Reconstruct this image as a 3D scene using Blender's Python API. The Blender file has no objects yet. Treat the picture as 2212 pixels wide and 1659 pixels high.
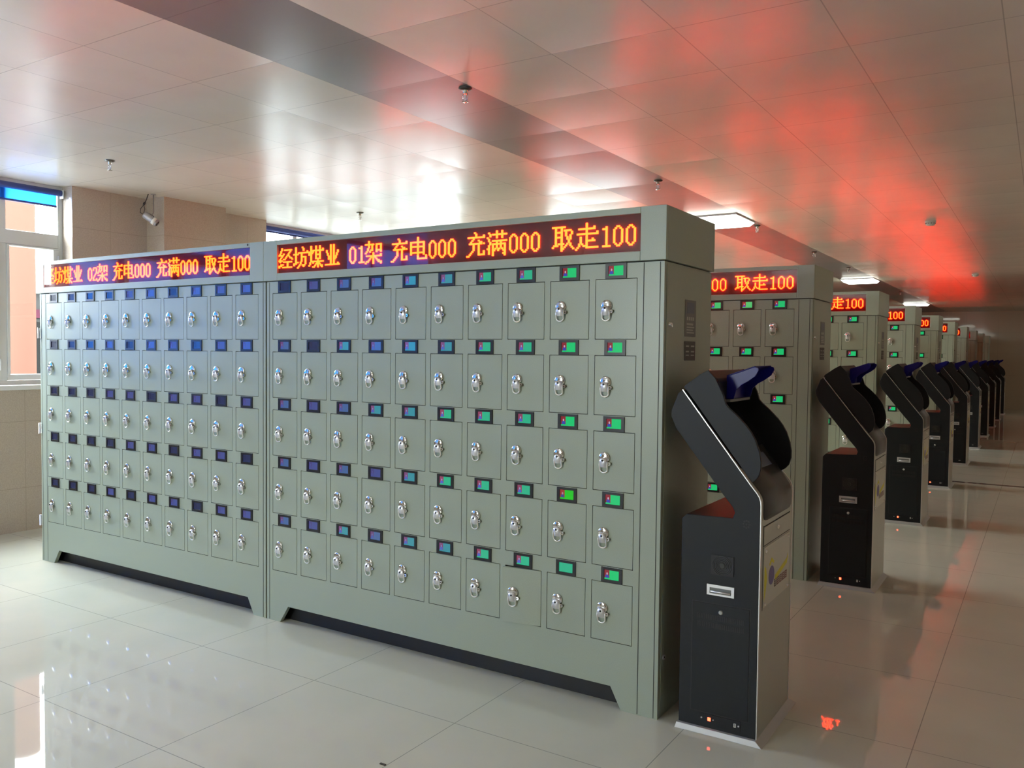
import bpy, math, random
from mathutils import Vector, Matrix
random.seed(7)
S = bpy.context.scene
C = S.collection
PI = math.pi

# ------------------------------------------------------------------ camera
F_PX, IMG_W = 1806.41, 2212.0
cam_d = bpy.data.cameras.new('camera'); cam = bpy.data.objects.new('camera', cam_d); C.objects.link(cam)
cam_d.sensor_fit = 'HORIZONTAL'; cam_d.sensor_width = 36.0; cam_d.lens = F_PX / IMG_W * 36.0
cam_d.clip_start = 0.05; cam_d.clip_end = 200
r_, u_, f_ = (0.84316398, 0.53755829, 0.01027509), (-0.02855522, 0.02568881, 0.99926207), (-0.53689766, 0.8428352, -0.03700998)
cam.matrix_world = Matrix(((r_[0], u_[0], -f_[0], 1.24169), (r_[1], u_[1], -f_[1], -3.03111), (r_[2], u_[2], -f_[2], 1.43054), (0, 0, 0, 1)))
S.camera = cam

# ------------------------------------------------------------------ colour management, cycles
S.view_settings.view_transform = 'Standard'; S.view_settings.look = 'None'
S.view_settings.exposure = 0.0; S.view_settings.gamma = 1.0; S.view_settings.use_curve_mapping = False
S.cycles.use_denoising = True
S.cycles.max_bounces = 10; S.cycles.diffuse_bounces = 6; S.cycles.glossy_bounces = 5; S.cycles.transparent_max_bounces = 12
S.cycles.sample_clamp_indirect = 6.0
S.cycles.caustics_reflective = True; S.cycles.blur_glossy = 0.5

# ------------------------------------------------------------------ light levels (tuning block)
SKY = 53.0            # overcast daylight outside the windows
LAMP = 9.0          # ceiling light diffusers
LED_R, LED_G, LED_B = 42.0, 0.95, 0.08
LED_NEAR = 16.0      # the two front signs are set dimmer
SCREEN = 1.0

w = bpy.data.worlds.new('World'); S.world = w; w.use_nodes = True
bg = w.node_tree.nodes['Background']; bg.inputs[0].default_value = (0.93, 0.98, 1.0, 1); bg.inputs[1].default_value = SKY

ROOM = dict(x0=-5.46, x1=3.0, y0=-8.0, y1=24.2, z=2.75)

# ------------------------------------------------------------------ materials
def nt(m): return m.node_tree
def mat(name, col, rough=0.5, metal=0.0, spec=0.5, coat=0.0, emit=None, estr=0.0):
    m = bpy.data.materials.new(name); m.use_nodes = True
    b = nt(m).nodes['Principled BSDF']
    b.inputs['Base Color'].default_value = (*col, 1); b.inputs['Roughness'].default_value = rough
    b.inputs['Metallic'].default_value = metal; b.inputs['Specular IOR Level'].default_value = spec
    b.inputs['Coat Weight'].default_value = coat
    if emit: b.inputs['Emission Color'].default_value = (*emit, 1); b.inputs['Emission Strength'].default_value = estr
    return m
def node(m, t, **kw):
    n = nt(m).nodes.new(t)
    for k, v in kw.items(): setattr(n, k, v)
    return n
def link(m, a, b): nt(m).links.new(a, b)
def pos(m): return node(m, 'ShaderNodeNewGeometry').outputs['Position']
def mth(m, op, a, b=None):
    n = node(m, 'ShaderNodeMath', operation=op)
    for i, v in enumerate((a, b)):
        if v is None: continue
        if isinstance(v, (int, float)): n.inputs[i].default_value = v
        else: link(m, v, n.inputs[i])
    return n.outputs[0]
def speckle(m, base, amp=0.06, scale=60, detail=3, col2=None):
    b = nt(m).nodes['Principled BSDF']
    nz = node(m, 'ShaderNodeTexNoise'); nz.inputs['Scale'].default_value = scale; nz.inputs['Detail'].default_value = detail
    link(m, pos(m), nz.inputs['Vector'])
    cr = node(m, 'ShaderNodeValToRGB'); cr.color_ramp.elements[0].position = .3; cr.color_ramp.elements[1].position = .7
    c2 = col2 or tuple(c * (1 + amp) for c in base)
    cr.color_ramp.elements[0].color = (*[c * (1 - amp) for c in base], 1); cr.color_ramp.elements[1].color = (*c2, 1)
    link(m, nz.outputs['Fac'], cr.inputs[0]); return cr.outputs[0]
def grid_mask(m, axes, pitch, offs, width):
    """1 on the joints of a square grid"""
    sx = node(m, 'ShaderNodeSeparateXYZ'); link(m, pos(m), sx.inputs[0])
    out = None
    for a, p, o in zip(axes, pitch, offs):
        v = mth(m, 'DIVIDE', mth(m, 'SUBTRACT', sx.outputs[a], o), p)
        fr = mth(m, 'ABSOLUTE', mth(m, 'SUBTRACT', mth(m, 'FRACT', mth(m, 'ADD', v, 0.5)), 0.5))
        g = mth(m, 'LESS_THAN', fr, width / p / 2)
        out = g if out is None else mth(m, 'MAXIMUM', out, g)
    return out, sx
def mixc(m, fac, a, b):
    n = node(m, 'ShaderNodeMix', data_type='RGBA'); link(m, fac, n.inputs[0])
    for i, v in ((6, a), (7, b)):
        if isinstance(v, tuple): n.inputs[i].default_value = (*v, 1)
        else: link(m, v, n.inputs[i])
    return n.outputs[2]

TILE = 0.567
def ceiling_mat(name, base, rough, spec):
    m = mat(name, base, rough, 0.0, spec); b = nt(m).nodes['Principled BSDF']
    g, sx = grid_mask(m, (0, 1), (TILE, TILE), (-1.20, 0.21), 0.005)
    link(m, mixc(m, g, speckle(m, base, .03, 3.0), tuple(c * .66 for c in base)), b.inputs['Base Color'])
    # metal panels: each one hangs at a slightly different tilt and sags a little
    cell = node(m, 'ShaderNodeCombineXYZ')
    fx, fy = (mth(m, 'DIVIDE', mth(m, 'SUBTRACT', sx.outputs[i], o), TILE) for i, o in ((0, -1.20), (1, 0.21)))
    link(m, mth(m, 'FLOOR', fx), cell.inputs[0]); link(m, mth(m, 'FLOOR', fy), cell.inputs[1])
    wn = node(m, 'ShaderNodeTexWhiteNoise', noise_dimensions='2D'); link(m, cell.outputs[0], wn.inputs['Vector'])
    sp = node(m, 'ShaderNodeSeparateXYZ'); link(m, wn.outputs['Color'], sp.inputs[0])
    off = node(m, 'ShaderNodeCombineXYZ')
    for i, f in ((0, fx), (1, fy)):
        tilt = mth(m, 'MULTIPLY', mth(m, 'SUBTRACT', sp.outputs[i], .5), .026)
        sag = mth(m, 'MULTIPLY', mth(m, 'SUBTRACT', mth(m, 'FRACT', f), .5), .022)
        link(m, mth(m, 'ADD', tilt, sag), off.inputs[i])
    ad = node(m, 'ShaderNodeVectorMath', operation='ADD'); ge = node(m, 'ShaderNodeNewGeometry')
    link(m, ge.outputs['Normal'], ad.inputs[0]); link(m, off.outputs[0], ad.inputs[1])
    nm = node(m, 'ShaderNodeVectorMath', operation='NORMALIZE'); link(m, ad.outputs[0], nm.inputs[0])
    link(m, nm.outputs[0], b.inputs['Normal'])
    return m
M = {}
M['ceiling'] = ceiling_mat('ceiling_panel', (.77, .71, .63), .27, .9)
M['ceiling_dark'] = ceiling_mat('ceiling_panel_dark', (.20, .185, .19), .30, .6)
def floor_mat():
    base = (.60, .605, .515); m = mat('polished_porcelain', base, .022, 0, .55); b = nt(m).nodes['Principled BSDF']
    g, _ = grid_mask(m, (0, 1), (.757, .755), (-.641, -.463), .0035)
    a = speckle(m, base, .05, 2.2, 6, (.64, .62, .52))
    link(m, mixc(m, g, a, (.33, .33, .29)), b.inputs['Base Color'])
    return m
M['floor'] = floor_mat()
def wall_mat(name, base, axes, pitch, offs, rough):
    m = mat(name, base, rough, 0, .5); b = nt(m).nodes['Principled BSDF']
    g, _ = grid_mask(m, axes, pitch, offs, .004)
    a = speckle(m, base, .10, 130, 4)
    link(m, mixc(m, g, a, tuple(c * .78 for c in base)), b.inputs['Base Color']); return m
M['wall'] = wall_mat('granite_tile', (.42, .355, .305), (1, 2), (.72, .52), (.42, .34), .18)
M['pilaster'] = wall_mat('granite_tile_pilaster', (.42, .345, .28), (2, 2), (.52, .52), (.34, .34), .18)
M['wall_far'] = wall_mat('glossy_wall_tile', (.66, .54, .41), (0, 2), (.8, .6), (.1, .35), .045)
M['wall_plain'] = wall_mat('wall_tile_plain', (.50, .42, .33), (1, 2), (.8, .6), (.1, .35), .25)
def paint(name, base, rough=.33):
    m = mat(name, base, rough, 0, .5); b = nt(m).nodes['Principled BSDF']
    link(m, speckle(m, base, .05, 420, 2), b.inputs['Base Color'])
    nz = node(m, 'ShaderNodeTexNoise'); nz.inputs['Scale'].default_value = 500; link(m, pos(m), nz.inputs['Vector'])
    bp = node(m, 'ShaderNodeBump'); bp.inputs['Strength'].default_value = .04; bp.inputs['Distance'].default_value = .001
    link(m, nz.outputs['Fac'], bp.inputs['Height']); link(m, bp.outputs[0], b.inputs['Normal']); return m
M['rack'] = paint('grey_green_paint', (.35, .40, .31))
M['gap'] = mat('dark_gap', (.03, .032, .03), .8)
M['board'] = mat('display_face', (.11, .004, .008), .45, 0, .2)
M['board_rim'] = mat('display_rim', (.02, .02, .02), .4)
def led_mat(name, r):
    m = bpy.data.materials.new(name); m.use_nodes = True; n = nt(m).nodes; n.clear()
    e = n.new('ShaderNodeEmission'); o = n.new('ShaderNodeOutputMaterial')
    e.inputs[0].default_value = (1.0, LED_G / r, LED_B / r, 1); e.inputs[1].default_value = r
    link(m, e.outputs[0], o.inputs[0]); return m
M['led'] = led_mat('red_led', LED_R); M['led_near'] = led_mat('red_led_dim', LED_NEAR)
M['chrome'] = mat('chrome', (.80, .80, .78), .10, 1.0)
M['satin_steel'] = mat('satin_steel', (.74, .74, .75), .38, .85); M['ring'] = mat('bright_ring', (.86, .85, .80), .32, .75)
M['black_plastic'] = mat('black_plastic', (.012, .012, .016), .3)
M['plate_grey'] = mat('plate_grey', (.17, .18, .17), .45)
M['plate_dark'] = mat('plate_dark', (.035, .03, .028), .45)
M['plate_text'] = mat('plate_text', (.42, .42, .38), .5)
M['plate_blue'] = mat('plate_blue', (.13, .15, .19), .45)
M['kiosk'] = mat('black_steel', (.0105, .0122, .0135), .45, 0, .25)
M['kiosk_dark'] = mat('matt_black', (.007, .008, .010), .5, 0, .3)
M['keypad'] = mat('charcoal_panel', (.035, .037, .035), .33)
M['louvre'] = mat('louvre_black', (.004, .004, .005), .5)
M['fan'] = mat('fan_grille', (.02, .021, .015), .45)
def brushed(name, base, rough, metal=.85):
    m = mat(name, base, rough, metal); b = nt(m).nodes['Principled BSDF']
    mp = node(m, 'ShaderNodeMapping'); mp.inputs['Scale'].default_value = (400, 400, 6); link(m, pos(m), mp.inputs[0])
    nz = node(m, 'ShaderNodeTexNoise'); nz.inputs['Scale'].default_value = 1; link(m, mp.outputs[0], nz.inputs['Vector'])
    mr = node(m, 'ShaderNodeMapRange'); mr.inputs[3].default_value = rough - .06; mr.inputs[4].default_value = rough + .08
    link(m, nz.outputs['Fac'], mr.inputs[0]); link(m, mr.outputs[0], b.inputs['Roughness']); return m
M['silver'] = brushed('brushed_aluminium', (.46, .48, .43), .36, .6)
M['trim'] = mat('silver_trim', (.72, .72, .71), .28, .9)
M['plinth'] = mat('plinth_silver', (.46, .46, .46), .4, .35)
M['screen_dark'] = mat('terminal_glass', (.02, .022, .03), .08, 0, .6)
M['card_white'] = mat('white_card', (.75, .76, .74), .4)
M['yellow'] = mat('sticker_yellow', (.72, .66, .04), .5)
M['purple'] = mat('sticker_purple', (.16, .13, .32), .5)
M['sq_grey'] = mat('sticker_grey', (.12, .12, .10), .5)
M['sq_red'] = mat('sticker_red', (.22, .10, .08), .5)
M['poster'] = mat('poster_film', (.56, .56, .47), .3)
M['lamp_red'] = mat('indicator_red', (.4, .02, .02), .3, emit=(1, .08, .03), estr=7.0)
M['lamp'] = mat('lamp_diffuser', (.9, .9, .9), .5, emit=(.97, 1, .88), estr=LAMP)
M['lamp_case'] = mat('lamp_case', (.85, .85, .85), .4)
M['white_plastic'] = mat('white_plastic', (.72, .70, .64), .4)
M['bronze'] = mat('dark_bronze', (.09, .08, .07), .35, .6)
M['frame'] = mat('window_frame', (.66, .67, .66), .35)
M['sill'] = mat('sill_stone', (.70, .70, .70), .2)
M['cable'] = mat('cable_black', (.03, .025, .03), .5)
M['cctv'] = mat('cctv_grey', (.33, .31, .31), .35, .3)
M['column_red'] = mat('column_red', (.042, .021, .016), .45, 0, 0)
M['ext_wall'] = mat('outside_render', (.02, .02, .02), .8, 0, 0)
M['ext_white'] = mat('outside_white', (.05, .05, .05), .8, 0, 0)
M['ext_pink'] = mat('outside_pink', (.025, .008, .013), .8, 0, 0)
M['ext_dark'] = mat('outside_window', (.006, .006, .006), .4, 0, 0)
M['ground'] = mat('courtyard_paving', (.34, .36, .37), .8, 0, 0)
M['strip'] = mat('floor_strip', (.10, .055, .045), .15)
M['debris'] = mat('debris', (.05, .045, .04), .8)
def blind_mat():
    m = bpy.data.materials.new('blue_blind'); m.use_nodes = True; n = nt(m).nodes; n.clear()
    d = n.new('ShaderNodeBsdfDiffuse'); t = n.new('ShaderNodeBsdfTranslucent'); x = n.new('ShaderNodeMixShader'); o = n.new('ShaderNodeOutputMaterial')
    d.inputs[0].default_value = (.03, .08, .35, 1); t.inputs[0].default_value = (.009, .080, .33, 1); x.inputs[0].default_value = .8
    link(m, d.outputs[0], x.inputs[1]); link(m, t.outputs[0], x.inputs[2]); link(m, x.outputs[0], o.inputs[0]); return m
M['blind'] = blind_mat()
M['blind_tube'] = mat('blind_tube', (.02, .035, .17), .5)
def glass_mat(name, tint, refl):
    m = bpy.data.materials.new(name); m.use_nodes = True; n = nt(m).nodes; n.clear()
    t = n.new('ShaderNodeBsdfTransparent'); g = n.new('ShaderNodeBsdfGlossy'); x = n.new('ShaderNodeMixShader'); o = n.new('ShaderNodeOutputMaterial')
    lw = n.new('ShaderNodeLayerWeight'); lw.inputs[0].default_value = .5
    fr = mth(m, 'ADD', mth(m, 'MULTIPLY', mth(m, 'POWER', lw.outputs['Facing'], 5.0), .9), refl)
    t.inputs[0].default_value = (*tint, 1); g.inputs['Roughness'].default_value = .02
    link(m, fr, x.inputs[0]); link(m, t.outputs[0], x.inputs[1]); link(m, g.outputs[0], x.inputs[2]); link(m, x.outputs[0], o.inputs[0]); return m
M['glass'] = glass_mat('window_glass', (.96, .98, .97), .04); M['cover'] = glass_mat('display_cover_sheet', (.93, .86, .86), .045)
def hood_mat():
    m = bpy.data.materials.new('blue_acrylic'); m.use_nodes = True; n = nt(m).nodes; n.clear()
    t = n.new('ShaderNodeBsdfTransparent'); t.inputs[0].default_value = (.06, .06, .42, 1)
    p = n.new('ShaderNodeBsdfPrincipled'); p.inputs['Base Color'].default_value = (.012, .010, .20, 1); p.inputs['Roughness'].default_value = .3; p.inputs['Specular IOR Level'].default_value = .3
    x = n.new('ShaderNodeMixShader'); x.inputs[0].default_value = .78; o = n.new('ShaderNodeOutputMaterial')
    link(m, t.outputs[0], x.inputs[1]); link(m, p.outputs[0], x.inputs[2]); link(m, x.outputs[0], o.inputs[0]); return m
M['hood'] = hood_mat()
def screen_mat(name, col, e):
    return mat(name, tuple(c * .25 for c in col), .12, 0, .5, emit=col, estr=e)
# the panels show a card: coloured field, red portrait with a dark-blue jacket
SCR = {  # bluer variants: viewing-angle shift and blue reflection put into the emission colours
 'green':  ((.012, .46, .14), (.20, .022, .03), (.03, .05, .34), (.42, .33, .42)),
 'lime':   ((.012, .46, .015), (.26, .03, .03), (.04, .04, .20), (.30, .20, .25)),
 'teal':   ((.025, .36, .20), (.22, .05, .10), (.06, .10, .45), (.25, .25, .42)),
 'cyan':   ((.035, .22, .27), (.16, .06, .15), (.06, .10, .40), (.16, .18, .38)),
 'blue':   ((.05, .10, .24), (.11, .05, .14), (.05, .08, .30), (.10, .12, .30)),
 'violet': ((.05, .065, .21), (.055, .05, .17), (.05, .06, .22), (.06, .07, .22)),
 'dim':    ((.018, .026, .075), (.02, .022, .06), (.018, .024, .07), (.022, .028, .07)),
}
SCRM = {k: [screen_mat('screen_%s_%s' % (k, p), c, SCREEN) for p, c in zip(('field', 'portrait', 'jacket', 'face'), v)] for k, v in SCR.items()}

# ------------------------------------------------------------------ mesh builder
class MB:
    def __init__(s, off=(0, 0, 0)): s.v = []; s.f = []; s.mi = []; s.sm = []; s.off = off
    def add(s, vs, fs, mi=0, smooth=False):
        b = len(s.v); s.v += [tuple(v) for v in vs]
        for f in fs: s.f.append(tuple(i + b for i in f)); s.mi.append(mi); s.sm.append(smooth)
        return s
    def box(s, x0, x1, y0, y1, z0, z1, mi=0):
        vs = [(x, y, z) for x in (x0, x1) for y in (y0, y1) for z in (z0, z1)]
        return s.add(vs, [(0, 1, 3, 2), (4, 6, 7, 5), (0, 4, 5, 1), (2, 3, 7, 6), (0, 2, 6, 4), (1, 5, 7, 3)], mi)
    def prism(s, poly, axis, a, b, mi=0):
        """poly of 2D points extruded along axis ('x': (y,z), 'y': (x,z), 'z': (x,y))"""
        def P(p, t): return (t, p[0], p[1]) if axis == 'x' else (p[0], t, p[1]) if axis == 'y' else (p[0], p[1], t)
        n = len(poly); vs = [P(p, a) for p in poly] + [P(p, b) for p in poly]
        ar = sum(poly[i][0] * poly[(i + 1) % n][1] - poly[(i + 1) % n][0] * poly[i][1] for i in range(n))
        flip = (ar > 0) != (axis == 'y')
        if b < a: flip = not flip
        bot = list(range(n)); top = list(range(n, 2 * n)); side = [(i, (i + 1) % n, (i + 1) % n + n, i + n) for i in range(n)]
        fs = [tuple(bot[::-1]), tuple(top)] + side
        if not flip: fs = [tuple(reversed(f)) for f in fs]
        return s.add(vs, fs, mi)
    def tube(s, pts, r, n=8, mi=0, closed=False, cap=True):
        pts = [Vector(p) for p in pts]; N = len(pts); rings = []; up0 = Vector((.13, .31, .94)).normalized()
        for i, p in enumerate(pts):
            a = pts[(i - 1) % N] if (closed or i > 0) else p; b = pts[(i + 1) % N] if (closed or i < N - 1) else p
            d = (b - a).normalized(); u = up0 if abs(d.dot(up0)) < .95 else Vector((1, 0, 0))
            x = d.cross(u).normalized(); y = d.cross(x).normalized(); rr = r[i] if isinstance(r, (list, tuple)) else r
            rings.append([p + rr * (math.cos(2 * PI * k / n) * x + math.sin(2 * PI * k / n) * y) for k in range(n)])
        vs = [v for R in rings for v in R]; fs = []
        for i in range(N if closed else N - 1):
            j = (i + 1) % N
            for k in range(n): fs.append((i * n + k, j * n + k, j * n + (k + 1) % n, i * n + (k + 1) % n))
        s.add(vs, fs, mi, True)
        if cap and not closed:
            b = len(s.v) - N * n
            s.f.append(tuple(b + k for k in range(n))); s.f.append(tuple(b + (N - 1) * n + k for k in range(n - 1, -1, -1)))
            s.mi += [mi, mi]; s.sm += [False, False]
        return s
    def lathe(s, prof, axis='z', n=20, mi=0, c=(0, 0, 0), smooth=True):
        """prof: (radius, height) from start to end; revolved about axis through c"""
        vs = []; fs = []
        for (r, h) in prof:
            for k in range(n):
                a, b = r * math.cos(2 * PI * k / n), r * math.sin(2 * PI * k / n)
                p = (a, b, h) if axis == 'z' else (a, h, b) if axis == 'y' else (h, a, b)
                vs.append(tuple(p[i] + c[i] for i in range(3)))
        for i in range(len(prof) - 1):
            for k in range(n):
                q = (i * n + k, i * n + (k + 1) % n, (i + 1) * n + (k + 1) % n, (i + 1) * n + k)
                fs.append(q if axis != 'y' else q[::-1])
        s.add(vs, fs, mi, smooth)
        b = len(s.v) - len(vs)
        s.f.append(tuple(b + k for k in range(n))); s.f.append(tuple(b + (len(prof) - 1) * n + k for k in range(n)))
        s.mi += [mi, mi]; s.sm += [False, False]
        return s
    def mesh(s, name, mats):
        me = bpy.data.meshes.new(name); o = s.off
        me.from_pydata([(v[0] - o[0], v[1] - o[1], v[2] - o[2]) for v in s.v], [], s.f)
        for m in (mats if isinstance(mats, (list, tuple)) else [mats]): me.materials.append(m)
        me.polygons.foreach_set('material_index', s.mi); me.polygons.foreach_set('use_smooth', s.sm)
        me.validate(); me.update(); return me
    def obj(s, name, mats, parent=None, loc=(0, 0, 0), bevel=0):
        return place(name, s.mesh(name, mats), parent, loc, bevel)
def place(name, me, parent=None, loc=(0, 0, 0), bevel=0):
    o = bpy.data.objects.new(name, me); C.objects.link(o); o.location = loc
    if parent: o.parent = parent
    if bevel:
        b = o.modifiers.new('bevel', 'BEVEL'); b.width = bevel; b.segments = 2; b.limit_method = 'ANGLE'; b.angle_limit = math.radians(40)
    return o
def tag(o, label, cat, group=None):
    o['label'] = label; o['category'] = cat
    if group: o['group'] = group
    return o
def thing(name, label, cat, loc=(0, 0, 0), group=None):
    o = bpy.data.objects.new(name, None); C.objects.link(o); o.location = loc; o.empty_display_size = .1
    return tag(o, label, cat, group)
def struct(o): o['kind'] = 'structure'; return o
def copy_thing(src, loc, label):
    r = src.copy(); C.objects.link(r); r.location = loc; r['label'] = label
    for ch in src.children:
        c = ch.copy(); C.objects.link(c); c.parent = r
        for g in ch.children:
            d = g.copy(); C.objects.link(d); d.parent = c
    return r

# ------------------------------------------------------------------ the room
R = ROOM
struct(MB().box(R['x0'] - .3, R['x1'], R['y0'], R['y1'], -.12, 0).obj('floor', M['floor']))
ce = MB()
for a, b, mi in ((R['x0'] - .26, -1.20 - TILE, 0), (-1.20 - TILE, -1.20, 1), (-1.20, R['x1'], 0)):
    ce.box(a, b, R['y0'], R['y1'], R['z'], R['z'] + .1, mi)
struct(ce.obj('ceiling', [M['ceiling'], M['ceiling_dark']]))
struct(MB().box(R['x0'] - .3, R['x1'], R['y1'], R['y1'] + .2, -.12, R['z'] + .1).obj('wall_far', M['wall_far']))
BW = (-3.1, -1.9, 1.1, 2.4)  # unseen window behind the camera, added to light the rack fronts
wb = MB(); yb = (R['y0'] - .2, R['y0'])
wb.box(R['x0'] - .3, BW[0], *yb, -.12, R['z'] + .1); wb.box(BW[1], R['x1'], *yb, -.12, R['z'] + .1); wb.box(BW[0], BW[1], *yb, -.12, BW[2]); wb.box(BW[0], BW[1], *yb, BW[3], R['z'] + .1)
struct(wb.obj('wall_back', M['wall_plain']))
wf = MB(); yf = (R['y0'] - .13, R['y0'] - .07)
for q in ((BW[0], BW[1], *yf, BW[2], BW[2] + .05), (BW[0], BW[1], *yf, BW[3] - .05, BW[3]), (BW[0], BW[0] + .05, *yf, BW[2], BW[3]), (BW[1] - .05, BW[1], *yf, BW[2], BW[3]), (-2.53, -2.47, *yf, BW[2], BW[3])): wf.box(*q)
wfo = struct(wf.obj('window_5', M['frame']))
for a, b in ((BW[0] + .05, -2.53), (-2.47, BW[1] - .05)): MB().box(a, b, R['y0'] - .102, R['y0'] - .098, BW[2] + .05, BW[3] - .05).obj('pane', M['glass'], wfo)
p = bpy.data.lights.new('window_portal', 'AREA'); p.shape = 'RECTANGLE'; p.size = BW[1] - BW[0]; p.size_y = BW[3] - BW[2]; p.cycles.is_portal = True
po = bpy.data.objects.new('window_portal_5', p); C.objects.link(po); po.location = (-2.5, R['y0'] - .16, (BW[2] + BW[3]) / 2); po.rotation_euler = (PI / 2, 0, 0)
struct(MB().box(R['x1'], R['x1'] + .2, R['y0'] - .2, R['y1'] + .2, -.12, R['z'] + .1).obj('wall_right', M['wall_plain']))
WINS = [(-2.95, .81), (2.82, 6.42), (-5.7, -4.0), (8.6, 12.2)]     # openings in the left wall; the last two unseen, added for daylight
wl = MB(); wx0, wx1 = R['x0'] - .26, R['x0']
wl.box(wx0, wx1, R['y0'], R['y1'], 0, 1.105)
edges = sorted(WINS); y = R['y0']
for a, b in edges: wl.box(wx0, wx1, y, a, 1.105, R['z']); y = b
wl.box(wx0, wx1, y, R['y1'], 1.105, R['z'])
struct(wl.obj('wall_left', M['wall']))
struct(MB().box(R['x0'], -5.213, 1.48, 2.125, 0, R['z']).obj('trim_1', M['pilaster']))
struct(MB().box(-.05, R['x1'], 7.78, 7.86, -.001, .0015).obj('trim_2', M['strip']))

# windows: aluminium frame with transom, casements below
def window(n, a, b, ys):
    fx0, fx1 = -5.655, -5.60
    fr = MB(); ys = [a] + list(ys) + [b]; n_b = len(ys) - 1
    fr.box(fx0, fx1, a, b, 1.14, 1.175); fr.box(fx0, fx1, a, b, R['z'] - .03, R['z'])
    fr.box(fx0, fx1, a, a + .04, 1.175, R['z'] - .03); fr.box(fx0, fx1, b - .04, b, 1.175, R['z'] - .03)
    fr.box(fx0, fx1, a + .04, b - .04, 2.245, 2.355)
    for y in ys[1:-1]: fr.box(fx0, fx1, y - .028, y + .028, 1.175, 2.245); fr.box(fx0, fx1, y - .028, y + .028, 2.355, R['z'] - .03)
    o = struct(fr.obj('window_%d' % n, M['frame'], bevel=.003))
    for k in range(n_b):
        y0 = ys[k] + (.04 if k == 0 else .028); y1 = ys[k + 1] - (.04 if k == n_b - 1 else .028)
        sa = MB(); z0, z1, t = 1.178, 2.242, .045
        for q in ((y0, y1, z0, z0 + t), (y0, y1, z1 - .012, z1), (y0, y0 + .02, z0 + t, z1 - .012), (y1 - t, y1, z0 + t, z1 - .012)): sa.box(fx0 + .006, fx1 + .012, *q)
        sh = sa.obj('sash', M['frame'], o, bevel=.003)
        MB().box(-5.630, -5.626, y0 + .02, y1 - t, z0 + t, z1 - .012).obj('pane', M['glass'], sh)
        MB().box(-5.630, -5.626, y0, y1, 2.355, R['z'] - .03).obj('pane', M['glass'], o)
        hg = MB()
        for zc in (2.14, 1.30): hg.lathe([(.008, zc - .045), (.008, zc + .045)], 'z', 8, c=(fx1 + .018, y1 - .006, 0))
        hg.obj('hinge', M['satin_steel'], sh)
    MB().box(-5.66, R['x0'] + .015, a, b, 1.105, 1.142).obj('window_sill', M['sill'], o, bevel=.004)
    p = bpy.data.lights.new('window_portal', 'AREA'); p.shape = 'RECTANGLE'; p.size = R['z'] - 1.14; p.size_y = b - a; p.cycles.is_portal = True
    po = bpy.data.objects.new('window_portal_%d' % n, p); C.objects.link(po); po.location = (-5.70, (a + b) / 2, (R['z'] + 1.14) / 2)
    po.rotation_euler = (0, -PI / 2, 0)
    return o
MULL = {0: (-2.42, -1.88, -1.34, -.80, -.23, .335)}
for i, (a, b) in enumerate(WINS): window(i + 1, a, b, MULL.get(i, [a + (b - a) * k / round((b - a) / .52) for k in range(1, round((b - a) / .52))]))
def blind(label, a, b, zb):
    t = thing('roller_blind', label, 'blind', (-5.585, (a + b) / 2, zb), 'blue roller blinds')
    o = (-5.585, (a + b) / 2, zb)
    MB(o).tube([(-5.578, a, 2.695), (-5.578, b, 2.695)], .025, 16).obj('tube', M['blind_tube'], t)
    MB(o).add([(-5.591, a + .03, zb + .012), (-5.591, b - .03, zb + .012), (-5.591, b - .03, 2.70), (-5.591, a + .03, 2.70)], [(0, 1, 2, 3)]).obj('fabric', M['blind'], t)
    MB(o).tube([(-5.591, a + .03, zb + .009), (-5.591, b - .03, zb + .009)], .009, 8).obj('bottom_bar', M['blind_tube'], t)
    br = MB(o)
    for y in (a - .004, b + .004): br.box(-5.60, -5.545, y - .003, y + .003, 2.65, 2.72)
    br.obj('bracket', M['frame'], t)
blind('blue roller blind rolled up above the window with the red column outside', -.78, .785, 2.575)
blind('blue roller blind pulled far down over the window left of the frame', -2.93, -.80, 1.155)
blind('blue roller blind rolled tight at the ceiling behind the racks', 2.85, 6.40, 2.655)
blind('blue roller blind pulled down at the window behind the camera', -5.67, -4.03, 1.155)
# outside
struct(MB().box(-40, R['x0'] - .3, -30, 45, -.4, -.15).obj('ground', M['ground']))
def column(x, y, label):
    t = thing('courtyard_column', label, 'column', (x, y, -.15))
    MB().lathe([(.165, 0), (.165, 3.6)], 'z', 28).obj('shaft', M['column_red'], t)
    MB().lathe([(.20, 0), (.20, .18), (.165, .2)], 'z', 28).obj('base', M['ext_white'], t)
column(-9.0, 2.20, 'round red courtyard column seen through the left window')
t = thing('courtyard_building', 'low pale building with pink band beyond the red column outside', 'building', (-15, 5, -.15))
MB((-15, 5, -.15)).box(-16, -14, -12, 16, -.15, 2.50).obj('wall', M['ext_wall'], t)
MB((-15, 5, -.15)).box(-16.2, -13.7, -12, 16, 2.50, 2.56).obj('roof_edge', M['ext_white'], t)
MB((-15, 5, -.15)).box(-14, -13.95, -12, 16, 1.97, 2.12).obj('band', M['ext_pink'], t)
for k in range(14):
    y = -11 + k * 1.9
    MB((-15, 5, -.15)).box(-14, -13.96, y, y + 1.25, .75, 1.9).obj('window', M['ext_dark'], t)

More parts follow.
